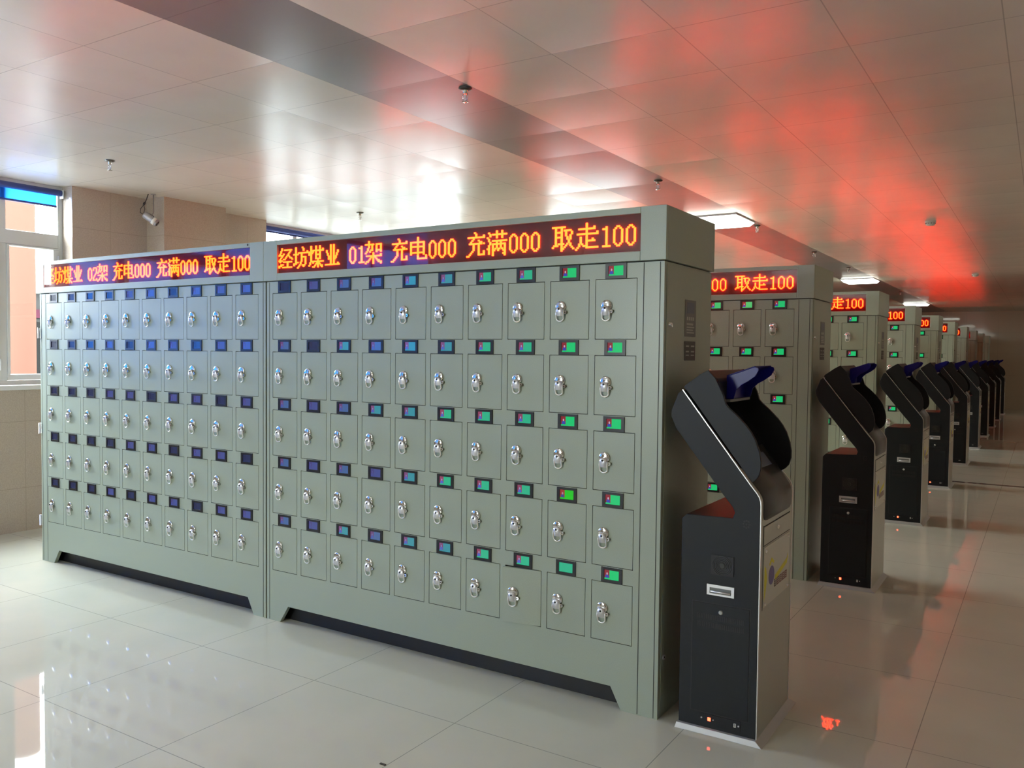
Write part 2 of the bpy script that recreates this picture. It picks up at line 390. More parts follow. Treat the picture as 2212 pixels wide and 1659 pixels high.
# ------------------------------------------------------------------ dot-matrix lettering
G = {}
def glyph(k, s): G[k] = [r.ljust(16 if len(k) == 1 and ord(k) > 127 else 8, '.') for r in s.strip().split()]
glyph('业', """......#..#...... ......#..#...... ......#..#...... ......#..#...... ..#...#..#...#.. ..#...#..#...#.. ...#..#..#..#... ...#..#..#..#...
....#.#..#.#.... ....#.#..#.#.... ....#.#..##..... ......#..#...... ......#..#...... ......#..#...#.. .##############. ................""")
glyph('充', """......#......... .......#........ .......#.....#.. .#############.. .....#.......... ....#....#...... ...#......##.... ..##########.#..
.....#...#...... .....#...#...... .....#...#...... .....#...#...... ....#....#...#.. ...#.....#...#.. ..#......#####.. ##..............""")
glyph('电', """.......#........ .......#........ .......#........ .############... .#.....#....#... .#.....#....#... .############... .#.....#....#...
.#.....#....#... .#.....#....#... .############... .#.....#....#... .......#......#. .......#......#. .......########. ................""")
glyph('取', """................ #########....... ..#...#......... ..#...#.#####... ..#####..#...#.. ..#...#..#...#.. ..#...#..#..#... ..#####...#.#...
..#...#...#.#... ..#...#....#.... ..#...#....#.... ..#.####..#.#... .###..#..#..#... #.....#.#....#.. ......##......#. ......#.........""")
glyph('走', """.......#........ .......#........ .......#....#... ..###########... .......#........ .......#......#. .##############. .......#........
...#...#........ ...#...#...#.... ...#...######... ...#...#........ ..#.#..#........ ..#..###........ .#.....########. #...............""")
glyph('架', """...#............ ...#............ ########..#####. ...#..#...#...#. ...#..#...#...#. ..#...#...#...#. ..#..##...#####. .#..#.....#...#.
#......#........ .......#......#. .##############. .....#.#.#...... ....#..#..#..... ...#...#...##... .##....#....###. #......#......#.""")
glyph('满', """.......#...#.... .#.....#...#.... ..#.###########. ..#....#...#.... #......#...#.... .#.............. .#..###########. ..#....#..#.....
..#.##########.. .#..#..#..#..#.. .#..#..#..#..#.. ##..#.#.##.#.#.. .#..##..#...##.. .#..#........#.. .#..#.......##.. ....#........#..""")
glyph('煤', """..#....#...#.... ..#....#...#.... ..#....#...#..#. ..#.#.#########. #.#.#..#...#.... #.##...#...#.... #.#....#####.... ..#....#...#....
..#....#...#.... ..#....#####.... ..#......#...... ..##.##########. .#..#...###..... .#.....#.#.#.... #.....#..#..##.. ....##...#...#..""")
glyph('坊', """..#......#...... ..#.......#..... ..#.......#..... ..#...........#. ..#..##########. #####...#....... ..#.....#....... ..#.....#####...
..#.....#...#... ..#.....#...#... ..#.....#...#... ..###..#....#... ###....#....#... #.....#..#.#.... .....#....#..... ....#...........""")
glyph('经', """...#............ ...#..########.. ..#.........#... ..#........#.... .#...#....#..... #####....##..... ...#....#..#.... ..#....#....##..
.#...##.......#. ####............ .#...#########.. .........#...... ..###....#...... ###......#...... #...##########.. ................""")
glyph('0', """........ ........ ........ ...##... ..#..#.. .#....#. .#....#. .#....#. .#....#. .#....#. .#....#. .#....#. .#....#. ..#..#.. ...##... ........""")
glyph('1', """........ ........ ........ ....#... ..###... ....#... ....#... ....#... ....#... ....#... ....#... ....#... ....#... ....#... ..#####. ........""")
glyph('2', """........ ........ ........ ..####.. .#....#. .#....#. ......#. ......#. .....#.. ....#... ...#.... ..#..... .#...... .#....#. .######. ........""")
DOT = .00681
def text_mesh(txt, led):
    """lit dots as little raised lenses, runs of neighbouring dots merged; x from 0, z from 0 (bottom), face at y = -depth"""
    mb = MB(); x = 0; g = .0004; e = .0004
    for ch in txt:
        rows = G[ch]; wch = len(rows[0])
        for r, row in enumerate(rows):
            k = 0
            while k < wch:
                if row[k] == '#':
                    j = k
                    while j + 1 < wch and row[j + 1] == '#': j += 1
                    mb.box((x + k) * DOT - e, (x + j + 1) * DOT + e, -.006, 0, (15 - r) * DOT - e + g, (16 - r) * DOT + e - g)
                    k = j + 1
                else: k += 1
        x += wch
    return mb.mesh('display_text', M[led]), x
WORDS = {}
def words(txt, led):
    out = []; x = 0
    for wd in txt.split():
        if (wd, led) not in WORDS: WORDS[wd, led] = text_mesh(wd, led)
        out.append((WORDS[wd, led][0], x * DOT)); x += WORDS[wd, led][1] + 8
    return out
TXT = {1: words('经坊煤业 01架 充电000 充满000 取走100', 'led_near'), 2: words('经坊煤业 02架 充电000 充满000 取走100', 'led_near'), 'tail': words('充电000 充满000 取走100', 'led'), 'rear': words('充电000 充满000 取走100', 'led_near')}

# ------------------------------------------------------------------ locker racks
PITCH, RP = .2096, .3049
DW, DH = .178, .2365
ZT = 1.7275
def panel_grid(mb, x0, x1, z0, z1, holes, y=0.0, depth=.018):
    xs = sorted({x0, x1} | {h[i] for h in holes for i in (0, 1)}); zs = sorted({z0, z1} | {h[i] for h in holes for i in (2, 3)})
    def inhole(xm, zm): return any(h[0] < xm < h[1] and h[2] < zm < h[3] for h in holes)
    for a, b in zip(xs, xs[1:]):
        for c, d in zip(zs, zs[1:]):
            if not inhole((a + b) / 2, (c + d) / 2): mb.add([(a, y, c), (b, y, c), (b, y, d), (a, y, d)], [(0, 1, 2, 3)])
    for a, b, c, d in holes:
        vs = [(a, y, c), (b, y, c), (b, y, d), (a, y, d)] + [(a, y + depth, c), (b, y + depth, c), (b, y + depth, d), (a, y + depth, d)]
        mb.add(vs, [(0, 4, 5, 1), (1, 5, 6, 2), (2, 6, 7, 3), (3, 7, 4, 0)], 1)
        mb.add(vs[4:], [(0, 1, 2, 3)], 1)
# shared meshes of the repeated parts
door_me = MB().box(0, DW, 0, .016, -DH, 0).mesh('door', M['rack'])
bz = MB(); t = .0135
bz.box(0, .092, -.005, .006, -.061, -.049); bz.box(0, .092, -.005, .006, -.010, 0); bz.box(0, t, -.005, .006, -.049, -.010); bz.box(.092 - t, .092, -.005, .006, -.049, -.010)
bezel_me = bz.mesh('card_display', M['black_plastic'])
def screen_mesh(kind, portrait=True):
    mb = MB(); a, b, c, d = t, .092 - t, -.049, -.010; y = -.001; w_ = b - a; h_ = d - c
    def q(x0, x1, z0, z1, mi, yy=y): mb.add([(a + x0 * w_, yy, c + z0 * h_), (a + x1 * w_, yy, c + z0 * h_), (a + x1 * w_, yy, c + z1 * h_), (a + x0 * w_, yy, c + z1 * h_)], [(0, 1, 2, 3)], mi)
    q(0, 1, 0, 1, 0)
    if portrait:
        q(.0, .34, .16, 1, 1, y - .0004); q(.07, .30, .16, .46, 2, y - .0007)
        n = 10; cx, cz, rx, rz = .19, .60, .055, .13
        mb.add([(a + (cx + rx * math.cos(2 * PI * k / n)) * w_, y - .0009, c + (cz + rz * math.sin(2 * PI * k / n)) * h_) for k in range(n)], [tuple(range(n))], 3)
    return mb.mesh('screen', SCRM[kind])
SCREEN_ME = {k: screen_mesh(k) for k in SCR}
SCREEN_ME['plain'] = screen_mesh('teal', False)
lk = MB().lathe([(.0242, 0), (.0242, -.005), (.0236, -.0062), (.0190, -.0077), (.0140, -.0088), (.0090, -.0095), (.0040, -.0099), (.001, -.0100)], 'y', 22, c=(0, 0, .016))
lk.lathe([(.0075, 0), (.0075, -.012)], 'y', 12, c=(.024, 0, -.006)); lk.lathe([(.0025, -.0121), (.0025, -.0125)], 'y', 8, 1, c=(.024, 0, -.006))
lockbase_me = lk.mesh('lock_plate', [M['chrome'], M['gap']])
lt = MB(); prof = [(-.013, .018), (-.019, .012), (-.021, 0), (-.018, -.012), (-.014, -.022)]; n = 7
vs = []
for (yy, zz) in prof:
    for k in range(n):
        u = -1 + 2 * k / (n - 1); vs.append((u * .0145, yy + .004 * u * u, zz - (.004 * u * u if zz > .015 else 0)))
lt.add(vs, [(i * n + k, (i + 1) * n + k, (i + 1) * n + k + 1, i * n + k + 1) for i in range(len(prof) - 1) for k in range(n - 1)], 0, True)
lt.add([(x, y_ + .005, z) for x, y_, z in vs], [(i * n + k, i * n + k + 1, (i + 1) * n + k + 1, (i + 1) * n + k) for i in range(len(prof) - 1) for k in range(n - 1)], 0, True)
lt.lathe([(.0042, -.0200), (.0042, -.0222)], 'y', 12, 1, c=(0, 0, .007))
latch_me = lt.mesh('latch', [M['satin_steel'], M['gap']])
rg = [(-.0165, -.012, .004), (-.0175, -.013, -.012), (-.0165, -.010, -.026)] + [(.0165 * math.cos(a), -.008, -.030 + .013 * math.sin(a)) for a in [PI + PI * k / 10 for k in range(11)]] + [(.0165, -.010, -.026), (.0175, -.013, -.012), (.0165, -.012, .004)]
ring_me = MB().tube(rg, .0031, 8).mesh('pull_ring', M['ring'])

def make_rack(loc, label, kind, cols, text, rows=5, small=False, rear=True):
    """kind 'R': closed end on the right (x = 0); 'L': closed end on the left"""
    L = 2.225 if kind == 'R' else 2.205
    hx0, hx1 = (-2.238, .010) if kind == 'R' else (-2.232, -.004)
    d0 = -2.179 if kind == 'R' else -2.122
    bx0, bx1 = (-2.136, -.097) if kind == 'R' else (-2.132, -.109)
    D = .53; o = (-L / 2, D / 2, 0)
    t = thing('charging_rack', label, 'locker rack', (loc[0] + o[0], loc[1] + o[1], 0), 'locker racks with red dot-matrix signs')
    holes = []; gp = .0024
    for k in cols:
        for j in range(rows): x = d0 + k * PITCH; z = ZT - j * RP; holes.append((x - gp, x + DW + gp, z - DH - gp, z + gp))
    g0, g1 = (-.0865, -.0835), (-.0185, -.0155)
    ml = -2.205 if kind == 'R' else None
    grooves = [g0, g1] if kind == 'R' else [(-L + .016, -L + .019), (-L + .068, -L + .071)]
    grooves += [(-L + .018, -L + .021)] if kind == 'R' else [(-.020, -.017)]
    b = MB(o)
    holes += [(a, c, .004, 1.7905) for a, c in grooves if False]
    panel_grid(b, -L, 0, .262, 1.790, holes)
    # apron with splayed feet
    fl, fr = (-2.066, -.204) if kind == 'R' else (-2.000, -.143)
    b.prism([(-L, 0), (fl - .06, 0), (fl, .09), (fr, .09), (fr + .048, 0), (0, 0), (0, .262), (-L, .262)], 'y', 0, .022)
    b.prism([(-L, 0), (fl - .06, 0), (fl, .09), (fr, .09), (fr + .048, 0), (0, 0), (0, .262), (-L, .262)], 'y', D - .022, D)
    # shell behind the front
    b.add([(-L, 0, .262), (-L, D, .262), (-L, D, 1.79), (-L, 0, 1.79)], [(0, 3, 2, 1)])
    b.add([(0, 0, .262), (0, D, .262), (0, D, 1.79), (0, 0, 1.79)], [(0, 1, 2, 3)])
    b.add([(-L, D, .262), (0, D, .262), (0, D, 1.79), (-L, D, 1.79)], [(0, 3, 2, 1)])
    b.add([(-L, 0, 1.79), (0, 0, 1.79), (0, D, 1.79), (-L, D, 1.79)], [(0, 1, 2, 3)])
    b.add([(-L, .022, .09), (0, .022, .09), (0, D - .022, .09), (-L, D - .022, .09)], [(0, 3, 2, 1)], 1)
    b.add([(-L, .022, .0), (-L, D - .022, .0), (-L, D - .022, .262), (-L, .022, .262)], [(0, 3, 2, 1)])
    b.add([(0, .022, .0), (0, D - .022, .0), (0, D - .022, .262), (0, .022, .262)], [(0, 1, 2, 3)])
    b.obj('body', [M['rack'], M['gap']], t)
    for a, c in grooves: MB(o).box(a, c, -.0006, .002, .003, 1.788).obj('seam', M['gap'], t)
    MB(o).box(-L + .03, -.03, .060, .066, .001, .092).obj('kick_plate', M['louvre'], t)
    # header with recessed sign
    h = MB(o); y0, y1 = -.012, D + .010
    for a, c in ((y0, 1), (y1, -1)):
        ys = sorted((a, a + c * .02))
        h.box(hx0, bx0, *ys, 1.7945, 2.003); h.box(bx1, hx1, *ys, 1.7945, 2.003); h.box(bx0, bx1, *ys, 1.978, 2.003)
        pr = [(a, 1.7945), (a, 1.8305), (a + c * .002, 1.832), (a + c * .02, 1.832), (a + c * .02, 1.7945)]
        h.prism(pr, 'x', bx0, bx1)
    h.box(hx0, hx1, y0 + .02, y1 - .02, 1.7945, 2.003)
    h.obj('header', M['rack'], t, bevel=.002)
    MB(o).box(-L + .006, -.006, .006, D - .006, 1.788, 1.796).obj('header_joint', M['gap'], t)
    for a, c, rot in ((y0 + .0105, .0095, 0), (y1 - .0105, -.0095, PI)):
        ys = sorted((a, a + c))
        db = MB(o); db.box(bx0 + .001, bx1 - .001, *ys, 1.833, 1.977)
        dd = db.obj('display_board', M['board'], t)
        sg_ = 1 if rot == 0 else -1; ys = sorted((a - sg_ * .0085, a - sg_ * .0070))
        MB(o).box(bx0, bx1, *ys, 1.832, 1.978).obj('display_cover', M['cover'], dd)
        for me, dx in (TXT[text] if rot == 0 else TXT['rear'] if rear else []):
            tx = place('display_text', me, dd)
            x_left = bx0 + .006 + dx + (112 * DOT if text == 'tail' or rot else 0)
            if rot == 0: tx.location = (x_left - o[0], a - o[1] + .0005, 1.8502)
            else: tx.location = (bx1 - (x_left - bx0) - o[0], a - o[1] - .0005, 1.8502); tx.rotation_euler = (0, 0, PI)
    # compartments
    for k in cols:
        for j in range(rows):
            x = d0 + k * PITCH; z = ZT - j * RP
            d = place('door', door_me, t, (x - o[0], -o[1], z))
            if kind == 'R' and text == 1 and (k, j) == (7, 4):     # the door left ajar, hinged on its right edge
                ang = math.radians(9)
                d.rotation_euler = (0, 0, ang); d.location = (x + DW - DW * math.cos(ang) - o[0], -o[1] - DW * math.sin(ang), z)
            lx, lz = .0495, -.121
            place('lock_plate', lockbase_me, d, (lx, 0, lz)); 
            place('latch', latch_me, d, (lx, 0, lz)); place('pull_ring', ring_me, d, (lx, 0, lz))
            cd = place('card_display', bezel_me, t, (x + .0430 - o[0], -o[1], z + .0635))
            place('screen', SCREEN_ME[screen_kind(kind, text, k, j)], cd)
    if kind == 'R':
        sp = MB(o); sp.box(0, .003, .022, D - .004, .03, 1.782); se = sp.obj('side_panel', M['rack'], t, bevel=.001)
        lc = MB(o); lc.lathe([(.008, .002), (.008, .010), (.006, .013)], 'x', 12, c=(0, .050, 1.549)); lc.box(.013, .016, .048, .052, 1.538, 1.549); lc.obj('side_lock', M['chrome'], t)
        lc = MB(o); lc.lathe([(.010, .002), (.010, .008)], 'x', 14, c=(0, .046, .237)); lc.lathe([(.004, .008), (.004, .0085)], 'x', 8, 1, c=(0, .046, .237)); lc.obj('side_lock', [M['satin_steel'], M['gap']], t)
        if not small:
            p1 = MB(o); p1.box(.003, .0045, .214, .337, 1.505, 1.655)
            p1.box(.0045, .0050, .235, .315, 1.60, 1.645, 1)
            for k, (za, zb) in enumerate(((1.572, 1.586), (1.552, 1.560), (1.541, 1.546), (1.530, 1.535), (1.519, 1.524))):
                seg = 4 if k == 0 else 1
                for q_ in range(seg):
                    ya, yb = (.232 + q_ * .022, .247 + q_ * .022) if seg == 4 else (.232, .318 - .012 * (k % 2))
                    p1.box(.0045, .0050, ya, yb, za, zb, 2)
            p1.obj('maker_plate', [M['plate_grey'], M['plate_blue'], M['plate_text']], t)
            p2 = MB(o); p2.box(.003, .0045, .215, .335, 1.407, 1.486)
            for za, zb in ((1.463, 1.469), (1.441, 1.447), (1.427, 1.431)):
                for ya, yb in ((.228, .262), (.285, .322)): p2.box(.0045, .0050, ya, yb, za, zb, 1)
            p2.obj('rating_plate', [M['plate_dark'], M['plate_text']], t)
    else:
        for zc in (1.532, .893, .272):
            hg = MB(o)
            for yy in (-.006, .010): hg.lathe([(.007, zc - .035), (.007, zc + .035)], 'z', 10, c=(-L - .006, yy, 0))
            hg.obj('side_hinge', M['satin_steel'], t)
        MB(o).lathe([(.006, -.0122), (.006, -.0128)], 'y', 10, c=(-.125, 0, 1.992)).obj('screw_hole', M['gap'], t)
    return t
def screen_kind(kind, text, k, j):  # blue to green by column, a viewing-angle tint painted into the screens
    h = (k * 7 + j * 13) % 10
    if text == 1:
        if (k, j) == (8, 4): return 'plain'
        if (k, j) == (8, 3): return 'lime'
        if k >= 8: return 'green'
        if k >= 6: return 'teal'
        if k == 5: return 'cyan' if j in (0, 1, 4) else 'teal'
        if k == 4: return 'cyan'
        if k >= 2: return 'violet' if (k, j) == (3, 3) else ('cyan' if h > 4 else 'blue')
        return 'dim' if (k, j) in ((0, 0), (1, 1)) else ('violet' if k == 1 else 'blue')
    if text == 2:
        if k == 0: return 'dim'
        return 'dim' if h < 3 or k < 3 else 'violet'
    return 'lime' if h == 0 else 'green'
ORD = ['nearest', 'second', 'third', 'fourth', 'fifth', 'sixth', 'seventh', 'eighth', 'ninth', 'tenth']
make_rack((0, 0), 'large grey-green locker rack in front centre, sign reading 01架, one bottom door ajar', 'R', range(10), 1)
make_rack((-2.236, 0), 'grey-green locker rack at left by the window, sign reading 02架, bluish sheen', 'L', range(10), 2)
NCOL = [10, 7, 5, 4, 3, 3, 3, 2, 2, 2]
RACK_Y = [0, 2.425] + [2.425 + 2.415 * k for k in range(1, 9)]
for i in range(1, 10):
    make_rack((0, RACK_Y[i]), '%s grey locker rack with red sign in the receding row, counted from the front' % ORD[i], 'R', range(10 - NCOL[i], 10), 'tail', small=i > 4, rear=i < 9)
for i in range(1, 6):
    make_rack((-2.236, RACK_Y[i]), 'grey locker rack standing in the %s row, between the receding racks and the window wall' % ORD[i], 'L', [], 'tail', rear=False)

# ------------------------------------------------------------------ card kiosks
KO = (.24, .225, 0)
def kmb(): return MB(KO)
PROFILE = [(.088, .020), (.385, .020), (.385, .884), (.3835, .899), (.379, .914), (.369, .929), (.346, .957), (.080, 1.297), (.064, 1.284), (.037, 1.216), (.037, 1.195), (.057, 1.150), (.245, .914), (.284, .868), (.292, .850), (.285, .829), (.106, .825), (.088, .806)]
def strip_along(mb, path, thick, y0, y1, mi=0):
    """a bent sheet: path in x,z, offset outward (right-hand side of travel upward) by thick"""
    out = []
    for i, p in enumerate(path):
        a = Vector(path[max(i - 1, 0)]); b = Vector(path[min(i + 1, len(path) - 1)]); d = (b - a).normalized()
        out.append((p[0] + d.y * thick, p[1] - d.x * thick))
    for i in range(len(path) - 1):
        mb.prism([path[i], path[i + 1], out[i + 1], out[i]], 'y', y0, y1, mi)
def make_kiosk(loc, label):
    t = thing('card_kiosk', label, 'kiosk', (loc[0] + KO[0], loc[1] + KO[1], 0), 'black card kiosks')
    k = kmb(); lo, hi = (.078, .414, -.019, .478), (.084, .388, -.014, .452)
    k.add([(lo[0], lo[2], 0), (lo[1], lo[2], 0), (lo[1], lo[3], 0), (lo[0], lo[3], 0), (hi[0], hi[2], .022), (hi[1], hi[2], .022), (hi[1], hi[3], .022), (hi[0], hi[3], .022)],
          [(3, 2, 1, 0), (4, 5, 6, 7), (0, 1, 5, 4), (1, 2, 6, 5), (2, 3, 7, 6), (3, 0, 4, 7)])
    k.obj('base_plate', M['plinth'], t, bevel=.0015)
    kmb().prism(PROFILE, 'y', 0, .012).obj('side_panel', M['kiosk'], t, bevel=.002)
    kmb().prism(PROFILE, 'y', .438, .450).obj('side_panel', M['kiosk'], t, bevel=.002)
    core = [(x - (.004 if x > .36 else 0), z) for x, z in PROFILE]
    kmb().prism(core, 'y', .012, .438).obj('body', M['kiosk'], t)
    # silver front and the trim running up the edges of the leaning arm
    kmb().box(.3805, .388, .012, .438, .022, .828).obj('front_panel', M['silver'], t)
    front = [(.3855, .022), (.3855, .884), (.384, .899), (.3795, .914), (.3695, .929), (.346, .957), (.080, 1.297)]
    for a, b in ((-.001, .010), (.440, .451)):
        q = kmb(); strip_along(q, front if a < .1 else front[:-1] + [(.318, .993)], .0035, a, b); q.obj('edge_trim', M['trim'], t)
    bn = kmb(); strip_along(bn, [(.3805, .826), (.3805, .884), (.379, .899), (.3745, .912), (.3655, .926), (.342, .955), (.300, 1.009)], .0065, .012, .438); bn.obj('front_panel', M['silver'], t)
    st = [(.8225, .150), (.8245, .172), (.829, .184), (.836, .190), (.848, .193), (.884, .193)]
    path = [(.3875, z, h) for z, h in st] + [(.386, .900, .193), (.3815, .914, .193), (.3715, .929, .193), (.348, .958, .193), (.262, 1.068, .193)]
    kp = kmb(); vs = []
    for x, z, h in path:
        for yy, dx in ((-h, 0), (-h + .004, .004), (h - .004, .004), (h, 0)): vs.append((x + dx, .225 + yy, z + (dx * .8 if z > .95 else 0)))
    kp.add(vs, [(4 * i + q, 4 * i + q + 1, 4 * i + q + 5, 4 * i + q + 4) for i in range(len(path) - 1) for q in range(3)] + [(0, 3, 2, 1)], 0, True)
    kp.obj('keypad_panel', M['keypad'], t)
    sc = kmb(); strip_along(sc, [(.262, 1.062), (.120, 1.243)], .010, .018, .432); sc.obj('touch_screen', M['screen_dark'], t)
    cp = kmb(); strip_along(cp, [(.318, .990), (.282, 1.036)], .0125, .10, .35); cp.obj('card_slot', M['plate_blue'], t)
    wing = [(.094, 1.296), (.352, .966), (.360, .972), (.374, .988), (.3825, 1.016), (.3825, 1.045), (.376, 1.080), (.362, 1.120), (.346, 1.148), (.326, 1.174), (.288, 1.212), (.262, 1.234), (.248, 1.250), (.238, 1.283), (.2135, 1.332), (.207, 1.345), (.178, 1.3745), (.145, 1.356), (.090, 1.316), (.082, 1.306)]
    for a, b in ((.004, .018), (.432, .446)): kmb().prism(wing if a < .1 else [(.080, 1.288), (.338, .958)] + wing[2:], 'y', a, b).obj('privacy_wing', M['kiosk_dark'] if a > .1 else M['kiosk'], t, bevel=.002)
    kmb().prism([(.082, 1.290), (.130, 1.236), (.196, 1.245), (.214, 1.262), (.216, 1.330), (.207, 1.344), (.178, 1.3735), (.145, 1.355), (.090, 1.315)], 'y', .018, .432).obj('head', M['kiosk'], t, bevel=.003)
    hd = kmb(); pr = [(.214, 1.350), (.262, 1.366), (.322, 1.388), (.334, 1.384), (.336, 1.374), (.324, 1.352), (.300, 1.334), (.272, 1.318), (.252, 1.298), (.243, 1.264), (.214, 1.262)]
    for a, b in ((.112, .117), (.325, .330)): hd.prism(pr, 'y', a, b)
    hd.prism([(.2165, 1.262), (.2205, 1.262), (.2205, 1.351), (.2165, 1.351)], 'y', .117, .325)
    hd.prism([(.214, 1.350), (.262, 1.366), (.322, 1.388), (.322, 1.392), (.262, 1.370), (.214, 1.354)], 'y', .112, .330)
    hd.obj('hood', M['hood'], t, bevel=.0015)
    kmb().box(.200, .236, .095, .347, 1.252, 1.2625).obj('hood_ledge', M['plate_grey'], t, bevel=.002)
    # fittings on the side that faces the entrance
    fg = kmb().box(.206, .292, -.004, 0, .610, .684)
    for r in (.012, .018, .024, .030, .036): fg.tube([(.249 + r * math.cos(a), -.0045, .647 + r * math.sin(a)) for a in [2 * PI * i / 28 for i in range(28)]], .0012, 5, 1, closed=True)
    fg.lathe([(.010, -.004), (.010, -.0062)], 'y', 16, 1, c=(.249, 0, .647)); fg.obj('fan_grille', [M['louvre'], M['fan']], t)
    hn = kmb()
    hn.box(.192, .296, -.004, 0, .560, .571); hn.box(.192, .296, -.004, 0, .531, .538); hn.box(.192, .203, -.004, 0, .538, .560); hn.box(.285, .296, -.004, 0, .538, .560)
    hn.box(.192, .296, -.0005, 0, .531, .571, 1)
    hn.tube([(.206, -.005, .545), (.283, -.005, .545)], .004, 8)
    hn.obj('recessed_handle', [M['satin_steel'], M['plate_grey']], t)
    kmb().lathe([(.0085, 0), (.0085, -.004), (.006, -.006)], 'y', 16, c=(.247, 0, .469)).obj('key_lock', M['plate_text'], t)
    ad = kmb(); ad.box(.137, .355, -.0025, 0, .080, .497); ado = ad.obj('access_door', M['kiosk'], t, bevel=.001)
    ag = kmb()
    for q in ((.134, .137, .077, .500), (.355, .358, .077, .500), (.137, .355, .497, .500), (.137, .355, .077, .080)): ag.box(q[0], q[1], -.0006, .001, q[2], q[3])
    ag.obj('door_gap', M['louvre'], t)
    for zc in (.446, .416):
        vn = kmb()
        for i in range(26): vn.box(.156 + i * .0070, .1595 + i * .0070, -.0034, -.002, zc - .010, zc + .010)
        vn.obj('vent', M['louvre'], ado)
    sg = kmb()
    for i in range(8): sg.lathe([(.0035, -.0002), (.0035, -.0012)], 'y', 8, c=(.335 + .011 * math.cos(i * PI / 4), 0, .812 + .013 * math.sin(i * PI / 4)))
    sg.lathe([(.0035, -.0002), (.0035, -.0012)], 'y', 8, c=(.335, 0, .812)); sg.obj('speaker_holes', M['louvre'], t)
    cpn = kmb().box(.172, .330, -.002, 0, .040, .074); cpo = cpn.obj('connector_panel', M['kiosk_dark'], t)
    kmb().box(.204, .216, -.0045, -.002, .050, .063).obj('power_light', M['lamp_red'], cpo, bevel=.001)
    sk = kmb()
    for x, rr in ((.180, .0032), (.2255, .0022), (.322, .0032)): sk.lathe([(rr, -.002), (rr, -.004)], 'y', 8, c=(x, 0, .057))
    sk.obj('screw', M['satin_steel'], cpo)
    so = kmb().box(.304, .3125, -.004, -.002, .050, .064); so.box(.306, .3105, -.0045, -.004, .054, .058, 1); so.box(.306, .3105, -.0045, -.004, .0605, .0625, 1)
    so.obj('socket', [M['white_plastic'], M['louvre']], cpo)
    # silver front: return flap with lock, poster behind four screws
    fp = kmb().box(.388, .3905, .040, .410, .732, .800); fo = fp.obj('return_flap', M['silver'], t, bevel=.001)
    kmb().lathe([(.008, .3905), (.008, .3945), (.005, .396)], 'x', 14, c=(0, .227, .772)).obj('flap_lock', M['chrome'], fo)
    fgp = kmb(); fgp.box(.3879, .3886, .033, .040, .722, .806); fgp.box(.3879, .3886, .040, .412, .800, .804); fgp.box(.3879, .3886, .040, .412, .728, .732); fgp.box(.3879, .3886, .036, .041, .49, .722)
    fgp.obj('panel_gap', M['gap'], t)
    ps = kmb().box(.388, .3898, .046, .405, .498, .722)
    x1 = .3903
    ps.prism([(.055, .520), (.075, .560), (.090, .600), (.075, .64), (.055, .655)], 'x', .3898, x1, 1)
    ps.prism([(.118, .648), (.150, .668), (.185, .648), (.178, .640), (.150, .652), (.125, .640)][::-1], 'x', .3898, x1, 1)
    ps.prism([(.200, .590), (.370, .622), (.385, .640), (.385, .622), (.372, .602), (.200, .568)][::-1], 'x', .3898, x1, 1)
    n = 18; ps.prism([(.150 + .038 * math.cos(2 * PI * i / n), .600 + .036 * math.sin(2 * PI * i / n)) for i in range(n)], 'x', .3898, x1 + .0002, 2)
    for i in range(5):
        y = .190 + i * .038; ps.box(.3898, x1, y, y + .031, .545, .575, 3 if i == 0 else 4)
        for q in range(3): ps.box(x1, x1 + .0002, y + .006, y + .025, .551 + q * .008, .5535 + q * .008, 0)
    po = ps.obj('poster', [M['poster'], M['yellow'], M['purple'], M['sq_grey'], M['sq_red']], t)
    for y, z in ((.066, .706), (.387, .706), (.066, .508), (.387, .508)):
        kmb().lathe([(.006, .3898), (.006, .393), (.004, .3945)], 'x', 10, c=(0, y, z)).obj('poster_screw', M['chrome'], po)
    return t
k0 = make_kiosk((0, 0), 'nearest and largest black card kiosk beside the front rack, yellow and purple poster')
for i in range(1, 10):
    copy_thing(k0, (KO[0], 2.395 * i + KO[1], 0), '%s black card kiosk with blue hood in the aisle row, counted from the front' % ORD[i])

# ------------------------------------------------------------------ ceiling fittings
def lamp(y, label, x=-1.4835):
    o = (x, y, R['z']); x0, x1 = -.27, .27; d = .30
    t = thing('ceiling_light', label, 'ceiling light', o, 'square ceiling lights in the dark strip')
    MB().box(x0, x1, -d, d, -.012, 0).obj('housing', M['lamp_case'], t)
    m = MB(); a, b = .262, .228
    vs = [(-a, -d + .006, -.012), (a, -d + .006, -.012), (a, d - .006, -.012), (-a, d - .006, -.012), (-b, -d + .05, -.05), (b, -d + .05, -.05), (b, d - .05, -.05), (-b, d - .05, -.05)]
    m.add(vs, [(3, 2, 1, 0), (4, 5, 6, 7)[::-1], (0, 1, 5, 4), (1, 2, 6, 5), (2, 3, 7, 6), (3, 0, 4, 7)]); m.obj('diffuser', M['lamp'], t)
lamp(4.97, 'lit square ceiling light just behind the front rack, largest in view')
lamp(12.37, 'lit square ceiling light above the middle of the rack row, second largest')
lamp(19.77, 'lit square ceiling light farthest away near the end wall')
lamp(20.9, 'unseen square ceiling light added out at the right to brighten the end wall', 2.2)  # out of view, put in only to brighten the end wall
lamp(-2.43, 'lit square ceiling light in the dark strip over the entrance')
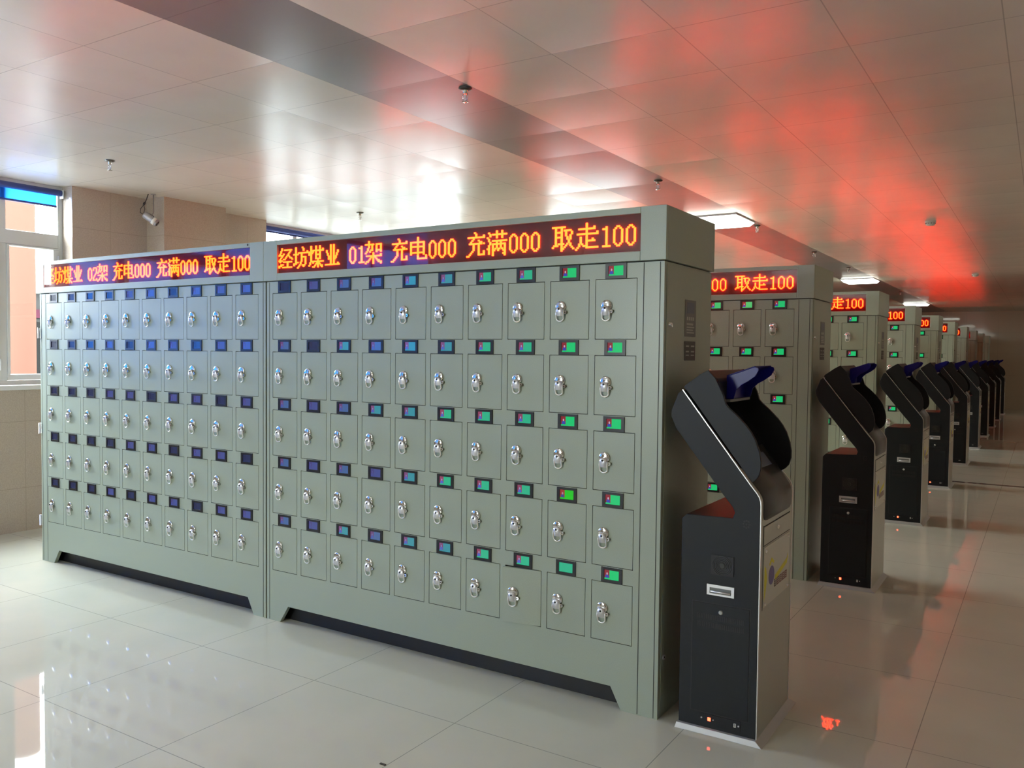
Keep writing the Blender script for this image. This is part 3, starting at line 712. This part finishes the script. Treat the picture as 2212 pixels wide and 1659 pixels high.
def sprinkler_meshes():
    a = MB().lathe([(.034, 0), (.034, -.004), (.026, -.010), (.014, -.012)], 'z', 20).mesh('escutcheon', M['bronze'])
    b = MB().lathe([(.012, -.010), (.012, -.026), (.009, -.030)], 'z', 14)
    for s in (-1, 1): b.tube([(s * .010, 0, -.028), (s * .016, 0, -.040), (s * .012, 0, -.056), (0, 0, -.066)], .0025, 8)
    b = b.mesh('frame', M['chrome'])
    c = MB().lathe([(.002, -.030), (.004, -.036), (.004, -.052), (.002, -.060)], 'z', 10).mesh('bulb', M['lamp_case'])
    d = MB().lathe([(.004, -.064), (.017, -.068), (.017, -.070), (.004, -.071)], 'z', 18).mesh('deflector', M['chrome'])
    return a, b, c, d
SP = sprinkler_meshes()
def sprinkler(x, y, label):
    t = thing('sprinkler_head', label, 'sprinkler', (x, y, R['z']), 'ceiling sprinkler heads')
    for n_, me in zip(('escutcheon', 'frame', 'bulb', 'deflector'), SP): place(n_, me, t)
sprinkler(-1.238, .40, 'chrome sprinkler head on the dark ceiling strip, nearest the camera')
sprinkler(-1.272, 2.95, 'sprinkler head on the dark ceiling strip above the top right corner of the front rack')
sprinkler(-1.262, 5.50, 'sprinkler head beside the right end of the nearest ceiling light')
sprinkler(-1.260, 7.98, 'sprinkler head on the dark strip above the second rack, first beyond the nearest light')
sprinkler(-1.258, 10.15, 'sprinkler head on the dark strip just before the second ceiling light')
sprinkler(-1.270, 15.5, 'tiny sprinkler head on the dark strip between the second and third ceiling lights')
sprinkler(-4.321, .43, 'sprinkler head on the pale ceiling above the left window')
sprinkler(-4.287, 2.93, 'sprinkler head on the bright ceiling panels behind the sign of the front rack')
def detector(x, y, label):
    t = thing('smoke_detector', label, 'smoke detector', (x, y, R['z']), 'white smoke detectors')
    MB().lathe([(.050, 0), (.050, -.012), (.046, -.016)], 'z', 24).obj('base', M['white_plastic'], t)
    m = MB().lathe([(.042, -.016), (.042, -.030), (.034, -.042), (.016, -.046)], 'z', 24)
    for k in range(10): m.box(.0425 * math.cos(k * PI / 5) - .004, .0425 * math.cos(k * PI / 5) + .004, .0425 * math.sin(k * PI / 5) - .004, .0425 * math.sin(k * PI / 5) + .004, -.026, -.020, 1)
    m.obj('dome', [M['white_plastic'], M['gap']], t)
detector(.264, 6.03, 'white round smoke detector on the red-lit ceiling, larger and nearer one')
detector(.273, 12.05, 'small white smoke detector farther along the red-lit ceiling')

# CCTV camera hanging off the ceiling beside the pilaster
o = (-5.20, 1.36, R['z'])
t = thing('security_camera', 'grey bullet security camera with loose cables under the ceiling by the pilaster', 'camera', o)
a, b = Vector((-5.235, 1.302, 2.575)), Vector((-5.165, 1.380, 2.500)); d = (b - a).normalized()
MB(o).tube([a, a + d * .012, b - d * .012, b], [.024, .031, .031, .030], 18).obj('body', M['cctv'], t)
MB(o).tube([b - d * .045, b - d * .018], .0318, 18).obj('label_band', M['white_plastic'], t)
MB(o).tube([b - d * .002, b + d * .006], [.023, .021], 16).obj('lens', M['black_plastic'], t)
up = Vector((0, 0, .034))
MB(o).tube([(a + b) / 2 + up + d * .03, (a + b) / 2 + up * .9 - d * .02], .008, 8).obj('sun_shield', M['black_plastic'], t)
m = MB(o); m.tube([(-5.205, 1.372, R['z']), (-5.205, 1.372, 2.60), (-5.200, 1.355, 2.572)], .0055, 8); m.lathe([(.022, 0), (.022, -.006)], 'z', 14, c=(-5.205, 1.372, R['z'])); m.obj('bracket', M['cctv'], t)
m = MB(o); m.tube([(-5.225, 1.338, R['z']), (-5.232, 1.325, 2.70), (-5.240, 1.315, 2.672)], .004, 6); m.tube([(-5.240, 1.317, 2.678), (-5.246, 1.308, 2.655)], .010, 8)
m.tube([(-5.246, 1.308, 2.655), (-5.262, 1.290, 2.62), (-5.262, 1.285, 2.588), (-5.238, 1.298, 2.574)], .0032, 6); m.tube([(-5.246, 1.308, 2.655), (-5.236, 1.312, 2.62), (-5.242, 1.304, 2.58)], .0032, 6)
m.obj('cable', M['cable'], t)
# a scrap on the tiles
tag(MB().box(-.012, .012, -.004, .004, 0, .003).obj('scrap', M['debris'], loc=(-.655, -.862, 0)), 'tiny dark scrap lying on the floor tiles at bottom centre', 'scrap')
